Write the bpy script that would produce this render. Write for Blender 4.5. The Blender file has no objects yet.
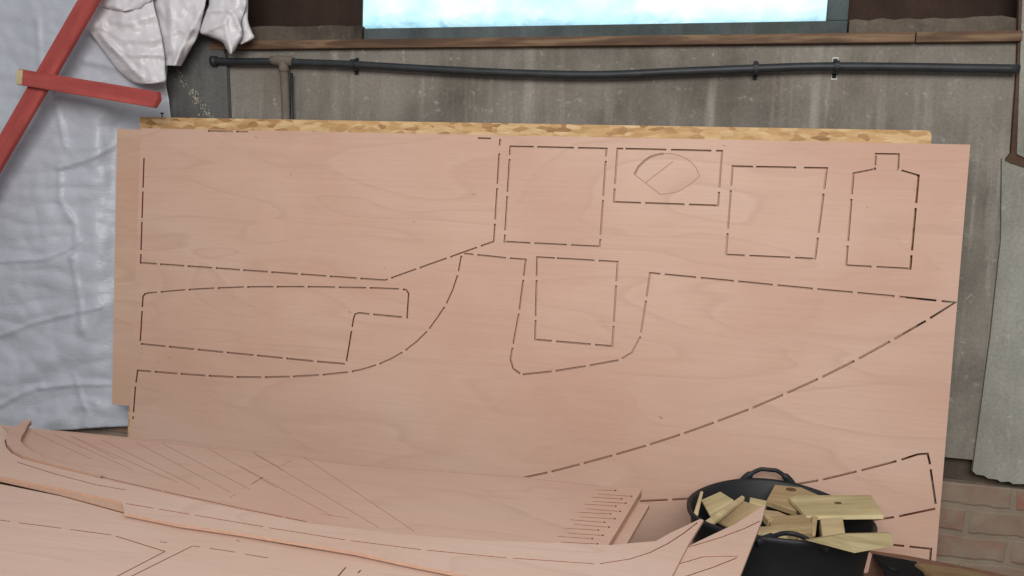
import bpy, bmesh, math, random
from mathutils import Vector, Matrix, noise, geometry
random.seed(7)
SC = bpy.context.scene
COL = SC.collection

# ------------------------------------------------------------------ camera
F_PX = 796.69
CAM = Vector((0.5851, -2.1990, 1.0937))
YAW, PITCH, ROLL = 0.23324, 0.09349, 0.03902
LEAN, SPIN = 0.05888, 0.00384          # plywood sheet: lean against the wall, turn in its own plane
Z0 = 0.10                              # height of the sheet's lower edge above the floor
YW = 0.175                             # back wall
cy, sy, cp, sp = math.cos(YAW), math.sin(YAW), math.cos(PITCH), math.sin(PITCH)
FWD = Vector((-sy*cp, cy*cp, -sp))
r0 = Vector((cy, sy, 0)); u0 = r0.cross(FWD)
RIGHT = math.cos(ROLL)*r0 + math.sin(ROLL)*u0
UP = -math.sin(ROLL)*r0 + math.cos(ROLL)*u0
cam_data = bpy.data.cameras.new('camera'); cam = bpy.data.objects.new('camera', cam_data); COL.objects.link(cam)
cam.matrix_world = Matrix(((RIGHT.x, UP.x, -FWD.x, CAM.x), (RIGHT.y, UP.y, -FWD.y, CAM.y), (RIGHT.z, UP.z, -FWD.z, CAM.z), (0, 0, 0, 1)))
cam_data.sensor_width = 36; cam_data.lens = F_PX/1024*36; cam_data.clip_start = .05
SC.camera = cam
# ------------------------------------------------------------------ light and exposure
SC.view_settings.view_transform = 'Standard'; SC.view_settings.look = 'None'
SC.view_settings.gamma = 1; SC.view_settings.use_curve_mapping = False
SC.view_settings.exposure = -0.07
w = bpy.data.worlds.new('workshop_air'); SC.world = w; w.use_nodes = True
w.node_tree.nodes['Background'].inputs[0].default_value = (.93, .95, 1, 1)
w.node_tree.nodes['Background'].inputs[1].default_value = .31
def area(name, loc, target, size, power, color):
    d = bpy.data.lights.new(name, 'AREA'); d.shape = 'RECTANGLE'; d.size, d.size_y = size; d.energy = power; d.color = color
    o = bpy.data.objects.new(name, d); COL.objects.link(o); o.location = loc
    o.rotation_euler = (Vector(target)-Vector(loc)).to_track_quat('-Z', 'Y').to_euler()
    return o
area('roof_light', (.8, -3.6, 2.35), (.35, -.1, .4), (2.4, 1.5), 140, (1, .985, .968))

# ------------------------------------------------------------------ pixels to points in the place
def ray(px, py): return FWD + RIGHT*((px-512)/F_PX) - UP*((py-288)/F_PX)
def on_plane(px, py, n, p):
    d = ray(px, py); n = Vector(n); return CAM + d*((Vector(p)-CAM).dot(n)/d.dot(n))
def on_z(px, py, z): return on_plane(px, py, (0, 0, 1), (0, 0, z))
def on_y(px, py, y=YW): return on_plane(px, py, (0, 1, 0), (0, y, 0))

# ------------------------------------------------------------------ materials
def new_mat(name):
    m = bpy.data.materials.new(name); m.use_nodes = True
    nt = m.node_tree; b = nt.nodes['Principled BSDF']
    return m, nt, b
def nd(nt, kind, **kw):
    n = nt.nodes.new(kind)
    for k, v in kw.items():
        if k.startswith('i_'):
            key = k[2:]; key = int(key) if key.isdigit() else key
            n.inputs[key].default_value = v
        else: setattr(n, k, v)
    return n
def coords(nt, scale=(1, 1, 1), rot=(0, 0, 0), loc=(0, 0, 0), kind='Object'):
    t = nd(nt, 'ShaderNodeTexCoord'); m = nd(nt, 'ShaderNodeMapping')
    m.inputs['Scale'].default_value = scale; m.inputs['Rotation'].default_value = rot; m.inputs['Location'].default_value = loc
    nt.links.new(t.outputs[kind], m.inputs[0]); return m.outputs[0]
def ntex(nt, vec, scale, detail=3, rough=.55, dist=0):
    n = nd(nt, 'ShaderNodeTexNoise'); n.inputs['Scale'].default_value = scale; n.inputs['Detail'].default_value = detail
    n.inputs['Roughness'].default_value = rough; n.inputs['Distortion'].default_value = dist
    nt.links.new(vec, n.inputs['Vector']); return n.outputs['Fac']
def ramp(nt, fac, stops):
    r = nd(nt, 'ShaderNodeValToRGB'); e = r.color_ramp.elements
    while len(e) < len(stops): e.new(.5)
    for q, (p, c) in zip(e, stops): q.position = p; q.color = (*c, 1) if len(c) == 3 else c
    nt.links.new(fac, r.inputs[0]); return r.outputs[0]
def mix(nt, fac, a, b, mode='MIX'):
    m = nd(nt, 'ShaderNodeMix', data_type='RGBA', blend_type=mode)
    for s, v in ((0, fac), (6, a), (7, b)):
        if isinstance(v, (int, float)): m.inputs[s].default_value = v
        elif isinstance(v, tuple): m.inputs[s].default_value = (*v, 1) if len(v) == 3 else v
        else: nt.links.new(v, m.inputs[s])
    return m.outputs[2]
def mth(nt, op, a, b=None, c=None):
    m = nd(nt, 'ShaderNodeMath', operation=op)
    for i, v in enumerate((a, b, c)):
        if v is None: continue
        if isinstance(v, (int, float)): m.inputs[i].default_value = v
        else: nt.links.new(v, m.inputs[i])
    return m.outputs[0]
def bump(nt, b, h, strength, dist=.01):
    n = nd(nt, 'ShaderNodeBump'); n.inputs['Strength'].default_value = strength; n.inputs['Distance'].default_value = dist
    nt.links.new(h, n.inputs['Height']); nt.links.new(n.outputs[0], b.inputs['Normal'])
def sr(r, g, b):
    f = lambda v: (v/255/12.92 if v/255 <= .04045 else ((v/255+.055)/1.055)**2.4)
    return (f(r), f(g), f(b))

def ply_mat(name, base, warm, cool, off=(0, 0, 0), rot=0):
    m, nt, b = new_mat(name)
    v = coords(nt, (.75, 3.4, 1), (0, 0, rot), off)
    n1 = ntex(nt, v, 1.15, 2.2, .5, .55)
    # contour rings of the peeled veneer
    ph = mth(nt, 'FRACT', mth(nt, 'MULTIPLY', n1, 9))
    ring = ramp(nt, ph, [(0, (0, 0, 0)), (.10, (.25,)*3), (.50, (.12,)*3), (.78, (.45,)*3), (.9, (1,)*3), (1, (0,)*3)])
    v2 = coords(nt, (2.2, 75, 1), (0, 0, rot), off); streak = ntex(nt, v2, 1.6, 4, .6)
    v3 = coords(nt, (1, 1.5, 1), (0, 0, rot), off); blot = ntex(nt, v3, 1.7, 3, .55, .3)
    v4 = coords(nt, (10, 260, 1), (0, 0, rot), off); pores = ntex(nt, v4, 3, 2, .5)
    c = mix(nt, ramp(nt, blot, [(.32, (0,)*3), (.68, (1,)*3)]), warm, cool)
    c = mix(nt, mth(nt, 'MULTIPLY', mth(nt, 'MULTIPLY', ring, ramp(nt, blot, [(.35, (.2,)*3), (.65, (1,)*3)])), .30), c, tuple(x*y for x, y in zip(base, (.66, .58, .54))))
    c = mix(nt, 1.0, c, ramp(nt, streak, [(.25, (.955, .95, .945)), (.75, (1.04,)*3)]), 'MULTIPLY')
    c = mix(nt, 1.0, c, ramp(nt, pores, [(.25, (.95, .94, .93)), (.55, (1.015,)*3)]), 'MULTIPLY')
    nt.links.new(c, b.inputs['Base Color']); b.inputs['Roughness'].default_value = .62
    b.inputs['Specular IOR Level'].default_value = .25
    bump(nt, b, pores, .08, .002)
    return m
PLY = ply_mat('gaboon_plywood', sr(198, 164, 144), sr(194, 156, 136), sr(205, 174, 155), (.35, .2, 0))
PLY_B = ply_mat('gaboon_plywood_dark', sr(196, 162, 140), sr(194, 156, 133), sr(201, 171, 149), (3.1, 1.7, 0))
PLY_C = ply_mat('pale_plywood', sr(212, 182, 165), sr(208, 176, 158), sr(214, 187, 171), (5.2, -2.3, 0), .15)
PLY_D = ply_mat('rosy_plywood', sr(200, 168, 150), sr(200, 163, 145), sr(206, 176, 158), (-4.2, 6.3, 0), .2)
def flat_mat(name, col, rough=.7, noise_amt=.15, nscale=30, stretch=(1, 1, 1), spec=.3, bmp=.2, metallic=0):
    m, nt, b = new_mat(name)
    v = coords(nt, stretch); n = ntex(nt, v, nscale, 4, .6)
    c = mix(nt, 1.0, col, ramp(nt, n, [(.25, (1-noise_amt,)*3), (.75, (1+noise_amt,)*3)]), 'MULTIPLY')
    nt.links.new(c, b.inputs['Base Color']); b.inputs['Roughness'].default_value = rough
    b.inputs['Specular IOR Level'].default_value = spec; b.inputs['Metallic'].default_value = metallic
    if bmp: bump(nt, b, n, bmp, .004)
    return m
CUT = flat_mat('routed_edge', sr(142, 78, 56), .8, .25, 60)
EDGE = flat_mat('plywood_edge', sr(184, 148, 126), .75, .18, 90, (1, 1, 6))
PENCIL = flat_mat('pencil_line', sr(172, 136, 118), .8, .05, 60, bmp=0)
RUBBER = flat_mat('black_rubber', sr(30, 31, 34), .55, .2, 14, spec=.35, bmp=.1)
PIPE = flat_mat('black_pipe', sr(42, 44, 47), .5, .35, 25, spec=.4)
STEEL = flat_mat('dull_steel', sr(70, 66, 62), .5, .2, 40, metallic=.5)
DARKMETAL = flat_mat('dark_screw', sr(28, 26, 25), .5, .2, 40)
BENCH = flat_mat('old_bench_timber', sr(120, 92, 70), .8, .2, 12, (1, 8, 8))
def wood_mat(name, c1, c2, c3, sc=9, along=(1.2, 14, 14)):
    m, nt, b = new_mat(name)
    v = coords(nt, along); n = ntex(nt, v, sc*.3, 4, .6, .8)
    v2 = coords(nt, (1, 1, 1)); n2 = ntex(nt, v2, 9, 3, .6)
    c = ramp(nt, n, [(.25, c1), (.5, c2), (.75, c3)])
    c = mix(nt, 1.0, c, ramp(nt, n2, [(.3, (.86,)*3), (.7, (1.08,)*3)]), 'MULTIPLY')
    nt.links.new(c, b.inputs['Base Color']); b.inputs['Roughness'].default_value = .7; b.inputs['Specular IOR Level'].default_value = .25
    bump(nt, b, n, .15, .004); return m
PINE = wood_mat('pine_offcut', sr(152, 132, 94), sr(178, 158, 120), sr(196, 178, 142))
PINE_G = wood_mat('treated_pine', sr(146, 132, 94), sr(178, 163, 122), sr(198, 186, 148))
PINE_D = wood_mat('weathered_pine', sr(138, 116, 82), sr(162, 140, 104), sr(180, 158, 122))
PINE_END = wood_mat('pine_end_grain', sr(198, 178, 130), sr(214, 196, 150), sr(222, 206, 164))
BATTEN = wood_mat('old_batten', sr(66, 50, 38), sr(98, 74, 56), sr(146, 120, 92), 6, (1.8, 20, 20))
TIMBER = wood_mat('brown_timber', sr(96, 70, 50), sr(132, 100, 70), sr(160, 128, 88), 6, (2, 16, 16))
REDTIMBER = wood_mat('reddish_timber', sr(98, 70, 56), sr(122, 90, 72), sr(140, 106, 84), 6, (2, 16, 16))
YELLOWTIMBER = wood_mat('yellowish_timber', sr(104, 84, 60), sr(128, 106, 76), sr(148, 124, 92), 6, (2, 16, 16))
RED = wood_mat('red_painted_timber', sr(150, 66, 62), sr(170, 78, 73), sr(184, 90, 83), 6, (1.5, 16, 16))
def osb_mat():
    m, nt, b = new_mat('oriented_strand_board')
    v = coords(nt, (30, 85, 60))
    vo = nd(nt, 'ShaderNodeTexVoronoi'); vo.inputs['Scale'].default_value = 1.0; vo.inputs['Randomness'].default_value = 1
    nt.links.new(v, vo.inputs['Vector'])
    sep = nd(nt, 'ShaderNodeSeparateColor'); nt.links.new(vo.outputs['Color'], sep.inputs[0])
    c = ramp(nt, sep.outputs[0], [(0, sr(150, 108, 66)), (.25, sr(184, 145, 96)), (.6, sr(196, 160, 110)), (1, sr(208, 178, 134))])
    n = ntex(nt, coords(nt, (12, 60, 40)), 2, 4, .7)
    c = mix(nt, 1.0, c, ramp(nt, n, [(.3, (.8, .76, .7)), (.6, (1.05,)*3)]), 'MULTIPLY')
    nt.links.new(c, b.inputs['Base Color']); b.inputs['Roughness'].default_value = .7
    bump(nt, b, sep.outputs[1], .3, .004); return m
OSB = osb_mat()
def concrete_mat(name, c1, c2, c3, streak=.0, speck=.3, moss=None):
    m, nt, b = new_mat(name)
    v = coords(nt); n = ntex(nt, v, 3.2, 6, .65, .3)
    c = ramp(nt, n, [(.3, c1), (.5, c2), (.7, c3)])
    if streak:
        s = ntex(nt, coords(nt, (26, 26, 1.6)), 1.2, 4, .6)
        s2 = ntex(nt, coords(nt, (1.3, 1.3, 1.3), loc=(3, 1, 0)), 2, 2, .5)
        f = mth(nt, 'MULTIPLY', ramp(nt, s, [(.50, (0,)*3), (.72, (1,)*3)]), ramp(nt, s2, [(.38, (.15,)*3), (.58, (1,)*3)]))
        c = mix(nt, mth(nt, 'MULTIPLY', f, streak), c, tuple(min(1, x*1.45) for x in c3))
        s3 = ntex(nt, coords(nt, (12, 12, .7), loc=(9, 2, 4)), 1.2, 3, .6)
        c = mix(nt, 1.0, c, ramp(nt, s3, [(.3, (.86, .84, .82)), (.6, (1.03,)*3)]), 'MULTIPLY')
    f2 = ntex(nt, v, 46, 3, .6)
    c = mix(nt, mth(nt, 'MULTIPLY', ramp(nt, f2, [(.62, (0,)*3), (.74, (1,)*3)]), speck), c, tuple(min(1, x*1.7) for x in c3))
    f3 = ntex(nt, coords(nt, loc=(4, 4, 4)), 120, 2, .6)
    c = mix(nt, 1.0, c, ramp(nt, f3, [(.3, (.88,)*3), (.7, (1.1,)*3)]), 'MULTIPLY')
    if moss:
        f4 = ntex(nt, coords(nt, (2, 2, 1.1), loc=(2, 7, 1)), 2.6, 4, .6)
        c = mix(nt, mth(nt, 'MULTIPLY', ramp(nt, f4, [(.5, (0,)*3), (.66, (1,)*3)]), .5), c, moss)
    nt.links.new(c, b.inputs['Base Color']); b.inputs['Roughness'].default_value = .85; b.inputs['Specular IOR Level'].default_value = .2
    bump(nt, b, f2, .25, .004); return m
CONC = concrete_mat('wall_concrete', sr(99, 93, 85), sr(122, 116, 107), sr(139, 133, 124), .6, .45)
PIER = concrete_mat('pier_concrete', sr(116, 115, 106), sr(138, 137, 127), sr(152, 151, 141), .15, .3, sr(98, 90, 68))
PIER_D = concrete_mat('dark_pier_concrete', sr(78, 78, 76), sr(92, 92, 90), sr(104, 104, 101), .1, .12)
LEDGE = concrete_mat('ledge_concrete', sr(58, 50, 43), sr(86, 77, 68), sr(108, 98, 87), .2, .35)
DARKWALL = concrete_mat('dark_brown_boarding', sr(42, 30, 26), sr(54, 40, 34), sr(66, 50, 42), .1, .05)
RUST = concrete_mat('rust_stain', sr(66, 48, 38), sr(84, 64, 52), sr(100, 80, 66), 0, .1)
TEE = concrete_mat('grimy_cement', sr(86, 78, 68), sr(110, 101, 90), sr(126, 117, 105), .2, .2)
JOINT = concrete_mat('dark_mortar', sr(62, 54, 46), sr(82, 72, 62), sr(102, 90, 76), 0, .15)
FLOOR = concrete_mat('dusty_floor', sr(80, 74, 68), sr(98, 92, 84), sr(112, 106, 98), 0, .1)
FRAME = concrete_mat('grey_green_frame', sr(58, 66, 66), sr(78, 86, 86), sr(92, 98, 100), .3, .1, sr(56, 66, 48))
def brick_mat():
    m, nt, b = new_mat('old_brick')
    t = nd(nt, 'ShaderNodeTexCoord'); s = nd(nt, 'ShaderNodeSeparateXYZ'); cb = nd(nt, 'ShaderNodeCombineXYZ')
    nt.links.new(t.outputs['Object'], s.inputs[0])
    n0 = ntex(nt, t.outputs['Object'], 9, 3, .6)
    nt.links.new(mth(nt, 'ADD', s.outputs[0], mth(nt, 'MULTIPLY', n0, .03)), cb.inputs[0])
    nt.links.new(mth(nt, 'ADD', s.outputs[2], mth(nt, 'MULTIPLY', n0, .034)), cb.inputs[1])
    br = nd(nt, 'ShaderNodeTexBrick'); nt.links.new(cb.outputs[0], br.inputs['Vector'])
    br.inputs['Scale'].default_value = 1; br.inputs['Brick Width'].default_value = .215; br.inputs['Row Height'].default_value = .074
    br.inputs['Mortar Size'].default_value = .011; br.inputs['Mortar Smooth'].default_value = .5; br.inputs['Bias'].default_value = .1
    br.inputs['Color1'].default_value = (*sr(150, 102, 86), 1); br.inputs['Color2'].default_value = (*sr(138, 116, 100), 1); br.inputs['Mortar'].default_value = (*sr(138, 124, 108), 1)
    n = ntex(nt, t.outputs['Object'], 14, 5, .65, .4)
    c = mix(nt, ramp(nt, n, [(.40, (0,)*3), (.60, (.9,)*3)]), br.outputs[0], sr(140, 126, 110))
    n2 = ntex(nt, t.outputs['Object'], 7, 4, .6)
    c = mix(nt, 1.0, c, ramp(nt, n2, [(.3, (.78,)*3), (.7, (1.1,)*3)]), 'MULTIPLY')
    nt.links.new(c, b.inputs['Base Color']); b.inputs['Roughness'].default_value = .9; b.inputs['Specular IOR Level'].default_value = .15
    bump(nt, b, mth(nt, 'ADD', mth(nt, 'MULTIPLY', br.outputs['Fac'], -1.0), mth(nt, 'MULTIPLY', n, .9)), .45, .009)
    return m
BRICK = brick_mat()
def plastic_mat(name, col, rough=.38):
    m, nt, b = new_mat(name)
    n = ntex(nt, coords(nt, (1, 1, 1)), 7, 5, .6, .6); n2 = ntex(nt, coords(nt, (26, 10, 60)), 2, 3, .6)
    c = mix(nt, ramp(nt, n, [(.3, (0,)*3), (.7, (1,)*3)]), col, tuple(x*.93 for x in col))
    nt.links.new(c, b.inputs['Base Color']); b.inputs['Roughness'].default_value = rough; b.inputs['Specular IOR Level'].default_value = .5
    bump(nt, b, mth(nt, 'ADD', n, mth(nt, 'MULTIPLY', n2, .4)), .35, .012); return m
PLASTIC = plastic_mat('white_plastic_film', sr(190, 194, 202), .4)
PLASTIC_W = plastic_mat('folded_white_plastic', sr(216, 212, 214), .33)
def glass_mat():
    m, nt, b = new_mat('bright_frosted_pane')
    t = coords(nt); s = nd(nt, 'ShaderNodeSeparateXYZ'); nt.links.new(t, s.inputs[0])
    n = ntex(nt, coords(nt, (9, 9, 16)), 1.5, 5, .65, .6)
    h = mth(nt, 'MULTIPLY_ADD', n, .09, mth(nt, 'MULTIPLY', s.outputs[2], -1.0))   # algae creeping up from the bottom rail
    dirt = ramp(nt, mth(nt, 'ADD', h, .0), [(.0, (0,)*3), (.03, (.45,)*3), (.055, (1,)*3)])
    n2 = ntex(nt, coords(nt, (3, 3, 3)), 2, 3, .6)
    c = mix(nt, ramp(nt, n2, [(.35, (0,)*3), (.7, (1,)*3)]), (.40, .84, .94), (.80, .98, 1.0))
    c = mix(nt, dirt, c, (.05, .30, .44))
    nt.links.new(c, b.inputs['Emission Color']); b.inputs['Emission Strength'].default_value = 1.12
    b.inputs['Base Color'].default_value = (.2, .25, .26, 1); b.inputs['Roughness'].default_value = .4; return m
GLASS = glass_mat()

# ------------------------------------------------------------------ mesh helpers
def link(name, me, mats, parent=None, mw=None):
    o = bpy.data.objects.new(name, me); COL.objects.link(o)
    for m in (mats if isinstance(mats, (list, tuple)) else [mats]): me.materials.append(m)
    if parent is not None: o.parent = parent
    if mw is not None: o.matrix_basis = mw
    return o
def from_bm(name, bm, mats, parent=None, mw=None, smooth=False):
    me = bpy.data.meshes.new(name); bmesh.ops.recalc_face_normals(bm, faces=bm.faces); bm.to_mesh(me); bm.free()
    if smooth:
        for p in me.polygons: p.use_smooth = True
    return link(name, me, mats, parent, mw)
def tag(o, label, cat, group=None):
    o['label'] = label; o['category'] = cat
    if group: o['group'] = group
    return o
def struct(o): o['kind'] = 'structure'; return o
def bm_box(bm, c, s, mi=0, bev=0):
    r = bmesh.ops.create_cube(bm, size=1, matrix=Matrix.Translation(c) @ Matrix.Diagonal((*s, 1)))
    fs = {f for v in r['verts'] for f in v.link_faces}
    for f in fs: f.material_index = mi
    if bev:
        es = list({e for v in r['verts'] for e in v.link_edges})
        bmesh.ops.bevel(bm, geom=es, offset=bev, segments=2, affect='EDGES', profile=.6)
def bm_prism(bm, pts, off, mi=0, mi_side=None):
    """polygon (world points) swept by vector off"""
    a = [bm.verts.new(p) for p in pts]; b = [bm.verts.new(Vector(p)+off) for p in pts]
    fs = [bm.faces.new(a), bm.faces.new(list(reversed(b)))]
    for f in fs: f.material_index = mi
    n = len(pts)
    for i in range(n):
        f = bm.faces.new((a[i], b[i], b[(i+1) % n], a[(i+1) % n])); f.material_index = mi if mi_side is None else mi_side
def bm_tube(bm, pts, rad, seg=10, flat=1.0, cap=True):
    pts = [Vector(p) for p in pts]; rings = []
    rads = rad if isinstance(rad, (list, tuple)) else [rad]*len(pts)
    prev = None
    for i, p in enumerate(pts):
        t = (pts[min(i+1, len(pts)-1)]-pts[max(i-1, 0)]).normalized()
        if prev is None:
            ref = Vector((0, 0, 1)) if abs(t.z) < .9 else Vector((0, 1, 0)); n = (ref-t*ref.dot(t)).normalized()
        else: n = (prev-t*prev.dot(t)).normalized()
        prev = n; bn = t.cross(n)
        rings.append([bm.verts.new(p+n*math.cos(a)*rads[i]+bn*math.sin(a)*rads[i]*flat) for a in [2*math.pi*k/seg for k in range(seg)]])
    for r1, r2 in zip(rings, rings[1:]):
        for k in range(seg): bm.faces.new((r1[k], r1[(k+1) % seg], r2[(k+1) % seg], r2[k]))
    if cap: bm.faces.new(rings[0]); bm.faces.new(rings[-1])
def smooth_path(pts, n=6):
    out = []
    P = [Vector(p) for p in pts]
    for i in range(len(P)-1):
        p0, p1, p2, p3 = P[max(i-1, 0)], P[i], P[i+1], P[min(i+2, len(P)-1)]
        for k in range(n):
            t = k/n
            out.append(.5*((2*p1)+(p2-p0)*t+(2*p0-5*p1+4*p2-p3)*t*t+(3*p1-p0-3*p2+p3)*t**3))
    out.append(P[-1]); return out

# ------------------------------------------------------------------ routed plywood sheets
def walk(poly, s):
    for a, b in zip(poly, poly[1:]):
        d = (b-a).length
        if s <= d: return a+(b-a)*(s/d if d else 0)
        s -= d
    return poly[-1].copy()
def arclen(poly, p):
    best = (1e9, 0); s = 0
    for a, b in zip(poly, poly[1:]):
        d = b-a; L = d.length
        if L < 1e-9: continue
        t = max(0, min(1, (p-a).dot(d)/(L*L))); q = a+d*t
        if (q-p).length < best[0]: best = ((q-p).length, s+t*L)
        s += L
    return best[1]
def dashes(poly, gaps, gw):
    """cut a path into the routed dashes between its tabs; gaps = points or (point, width)"""
    L = sum((b-a).length for a, b in zip(poly, poly[1:])); cuts = []
    for g in gaps:
        p, wd = g if isinstance(g, tuple) else (g, gw)
        s = arclen(poly, p); cuts.append((s-wd/2, s+wd/2))
    cuts.sort(); segs = []; s0 = 0
    for a, b in cuts:
        if a-s0 > .006: segs.append((s0, a))
        s0 = b
    if L-s0 > .006: segs.append((s0, L))
    out = []; acc = [0]
    for a, b in zip(poly, poly[1:]): acc.append(acc[-1]+(b-a).length)
    for a, b in segs:
        pts = [walk(poly, a)] + [poly[i] for i, s in enumerate(acc) if a+1e-4 < s < b-1e-4] + [walk(poly, b)]
        out.append(pts)
    return out
def stroke(pts, wd):
    """outline of a mitred stroke along 2D points"""
    Lf, Rt = [], []
    for i, p in enumerate(pts):
        d0 = (p-pts[i-1]).normalized() if i else None
        d1 = (pts[i+1]-p).normalized() if i < len(pts)-1 else None
        d0 = d0 or d1; d1 = d1 or d0
        n0 = Vector((-d0.y, d0.x)); n1 = Vector((-d1.y, d1.x)); m = (n0+n1)
        m = m.normalized() if m.length > 1e-6 else n0
        k = min(1/max(m.dot(n0), .35), 2.2)
        Lf.append(p+m*wd/2*k); Rt.append(p-m*wd/2*k)
    return Lf + Rt[::-1]
def slab_mesh(name, outline, holes, t):
    def ccw(r): return r if sum(p.x*q.y-q.x*p.y for p, q in zip(r, r[1:]+r[:1])) > 0 else r[::-1]
    outline = ccw(list(outline)); rings = [outline]+[ccw(list(h)) for h in holes]; vs = []; faces = []
    for ring in rings:
        faces.append(list(range(len(vs), len(vs)+len(ring)))); vs += [Vector((p.x, p.y)) for p in ring]
    ov, oe, of, _, _, orig = geometry.delaunay_2d_cdt(vs, [], faces, 1, 1e-6)
    bm = bmesh.new()
    top = [bm.verts.new((p.x, p.y, t/2)) for p in ov]; bot = [bm.verts.new((p.x, p.y, -t/2)) for p in ov]
    cnt = {}
    for f, og in zip(of, orig):
        if list(og) != [0]: continue
        f = list(f); q = [ov[i] for i in f]
        if sum(q[i].x*q[i-1].y-q[i-1].x*q[i].y for i in range(len(q))) > 0: f.reverse()
        bm.faces.new([top[i] for i in f]); bm.faces.new([bot[i] for i in reversed(f)])
        for i in range(len(f)): cnt[(f[i-1], f[i])] = 1
    edges = list(zip(outline, outline[1:]+outline[:1]))
    for (i, j) in cnt:
        if (j, i) in cnt: continue
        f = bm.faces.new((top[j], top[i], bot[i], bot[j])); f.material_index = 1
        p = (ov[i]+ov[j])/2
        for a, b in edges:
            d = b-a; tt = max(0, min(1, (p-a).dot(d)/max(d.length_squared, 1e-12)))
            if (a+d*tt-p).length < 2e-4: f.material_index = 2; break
    for v in [v for v in bm.verts if not v.link_faces]: bm.verts.remove(v)
    return bpy.data.meshes.new(name), bm
def add_lines(bm, lines, wd, z, mi=3, th=.0003):
    for pts in lines:
        for a, b in zip(pts, pts[1:]):
            r = stroke([a, b], wd)
            bm_prism(bm, [Vector((p.x, p.y, z-th*.3)) for p in r], Vector((0, 0, th)), mi)
def routed(name, mat, mw, plane_pt, plane_n, t, outline_px, slots=(), slot_w=.005, gap_w=.012, lines=(), line_w=.0025, extra_holes=(), parent=None, outline_2d=None, curve=0):
    inv = mw.inverted()
    def L(px, py):
        v = inv @ on_plane(px, py, plane_n, plane_pt); return Vector((v.x, v.y))
    out = outline_2d or [L(*p) for p in outline_px]
    holes = []
    for path, gaps in slots:
        poly = [L(*p) for p in path]
        gp = [((L(*g[:2]), g[2]) if len(g) == 3 else L(*g)) for g in gaps]
        for d in dashes(poly, gp, gap_w): holes.append(stroke(d, slot_w))
    for h in extra_holes: holes.append([L(*p) for p in h])
    me, bm = slab_mesh(name, out, holes, t)
    add_lines(bm, [[L(*p) for p in l] for l in lines], line_w, t/2)
    bm.to_mesh(me); bm.free()
    return link(name, me, [mat, CUT, EDGE, PENCIL], parent, mw)

# ================================================================== THE SETTING
fl = bmesh.new(); bm_box(fl, (0, -1.6, -.05), (7, 4.2, .1)); struct(from_bm('floor', fl, FLOOR))
def wall_rect(name, px0, px1, y_front, depth, mat, nseg=1):
    """box on the back wall; px0 = upper left pixel, px1 = lower right pixel"""
    a = on_y(*px0, y_front); b = on_y(*px1, y_front)
    return a, b
def wbox(name, x0, x1, z0, z1, y0, y1, mat, bev=0):
    bm = bmesh.new(); c = ((x0+x1)/2, (y0+y1)/2, (z0+z1)/2)
    bm_box(bm, (0, 0, 0), (x1-x0, y1-y0, z1-z0), 0, bev)
    o = from_bm(name, bm, mat); o.location = c; return o
zb = on_y(620, 47).z            # underside of the timber rail
zt = on_y(620, 37.5).z          # top of the timber rail
zs = on_y(620, 24.5, YW+.02).z            # bottom of the pane
xr = on_y(1006, 120).x
struct(wbox('wall_back', -2.9, 2.6, .47, zb+.02, YW, YW+.15, CONC))
struct(wbox('wall_back_foot', -2.9, 2.6, .40, .47, YW+.035, YW+.15, JOINT))
struct(wbox('wall_back_plinth', -2.9, 2.6, 0, .40, YW+.006, YW+.15, BRICK))
struct(wbox('wall_upper_left', -2.9, on_y(361, 10).x-.005, zb+.02, 2.6, YW+.10, YW+.2, DARKWALL))
struct(wbox('wall_upper_right', on_y(849, 10).x+.002, 2.6, zb+.02, 2.6, YW+.10, YW+.2, DARKWALL))
struct(wbox('wall_upper_middle', on_y(361, 10).x-.005, on_y(849, 10).x+.002, 2.05, 2.6, YW+.10, YW+.2, DARKWALL))
# concrete ledges either side of the window, a little rough on top
def ledge(name, x0, x1, z0, z1, y0, y1):
    bm = bmesh.new(); n = 26; top = []; 
    vs = []
    for i in range(n+1):
        x = x0+(x1-x0)*i/n; dz = .006*noise.noise((x*9, 1, 3))+.004*noise.noise((x*31, 5, 3))
        vs.append([bm.verts.new((x, y0, z0)), bm.verts.new((x, y0, z1+dz)), bm.verts.new((x, y1, z1+dz)), bm.verts.new((x, y1, z0))])
    for a, b in zip(vs, vs[1:]):
        for k in range(4): bm.faces.new((a[k], b[k], b[(k+1) % 4], a[(k+1) % 4]))
    bm.faces.new(vs[0]); bm.faces.new(vs[-1])
    return struct(from_bm(name, bm, LEDGE))
xl, xw = on_y(362, 25).x, on_y(848, 30).x
ledge('trim_2', -1.6, xl-.003, zt, on_y(300, 25.8).z, YW+.005, YW+.10)
ledge('trim_3', xw+.003, on_y(1022, 30).x, zt, on_y(930, 18).z, YW+.005, YW+.10)
# timber rail under the window: two lengths
def rail(name, xa, xb, mat):
    bm = bmesh.new(); bm_box(bm, (0, 0, 0), (xb-xa, .04, zt-zb), 0, .003)
    o = from_bm(name, bm, mat); o.location = ((xa+xb)/2, YW-.004, (zt+zb)/2); return struct(o)
rail('trim_1', on_y(214, 40).x, on_y(913, 40).x, BATTEN)
rail('trim_1', on_y(914, 40).x, on_y(1019, 40).x, BATTEN)
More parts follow.
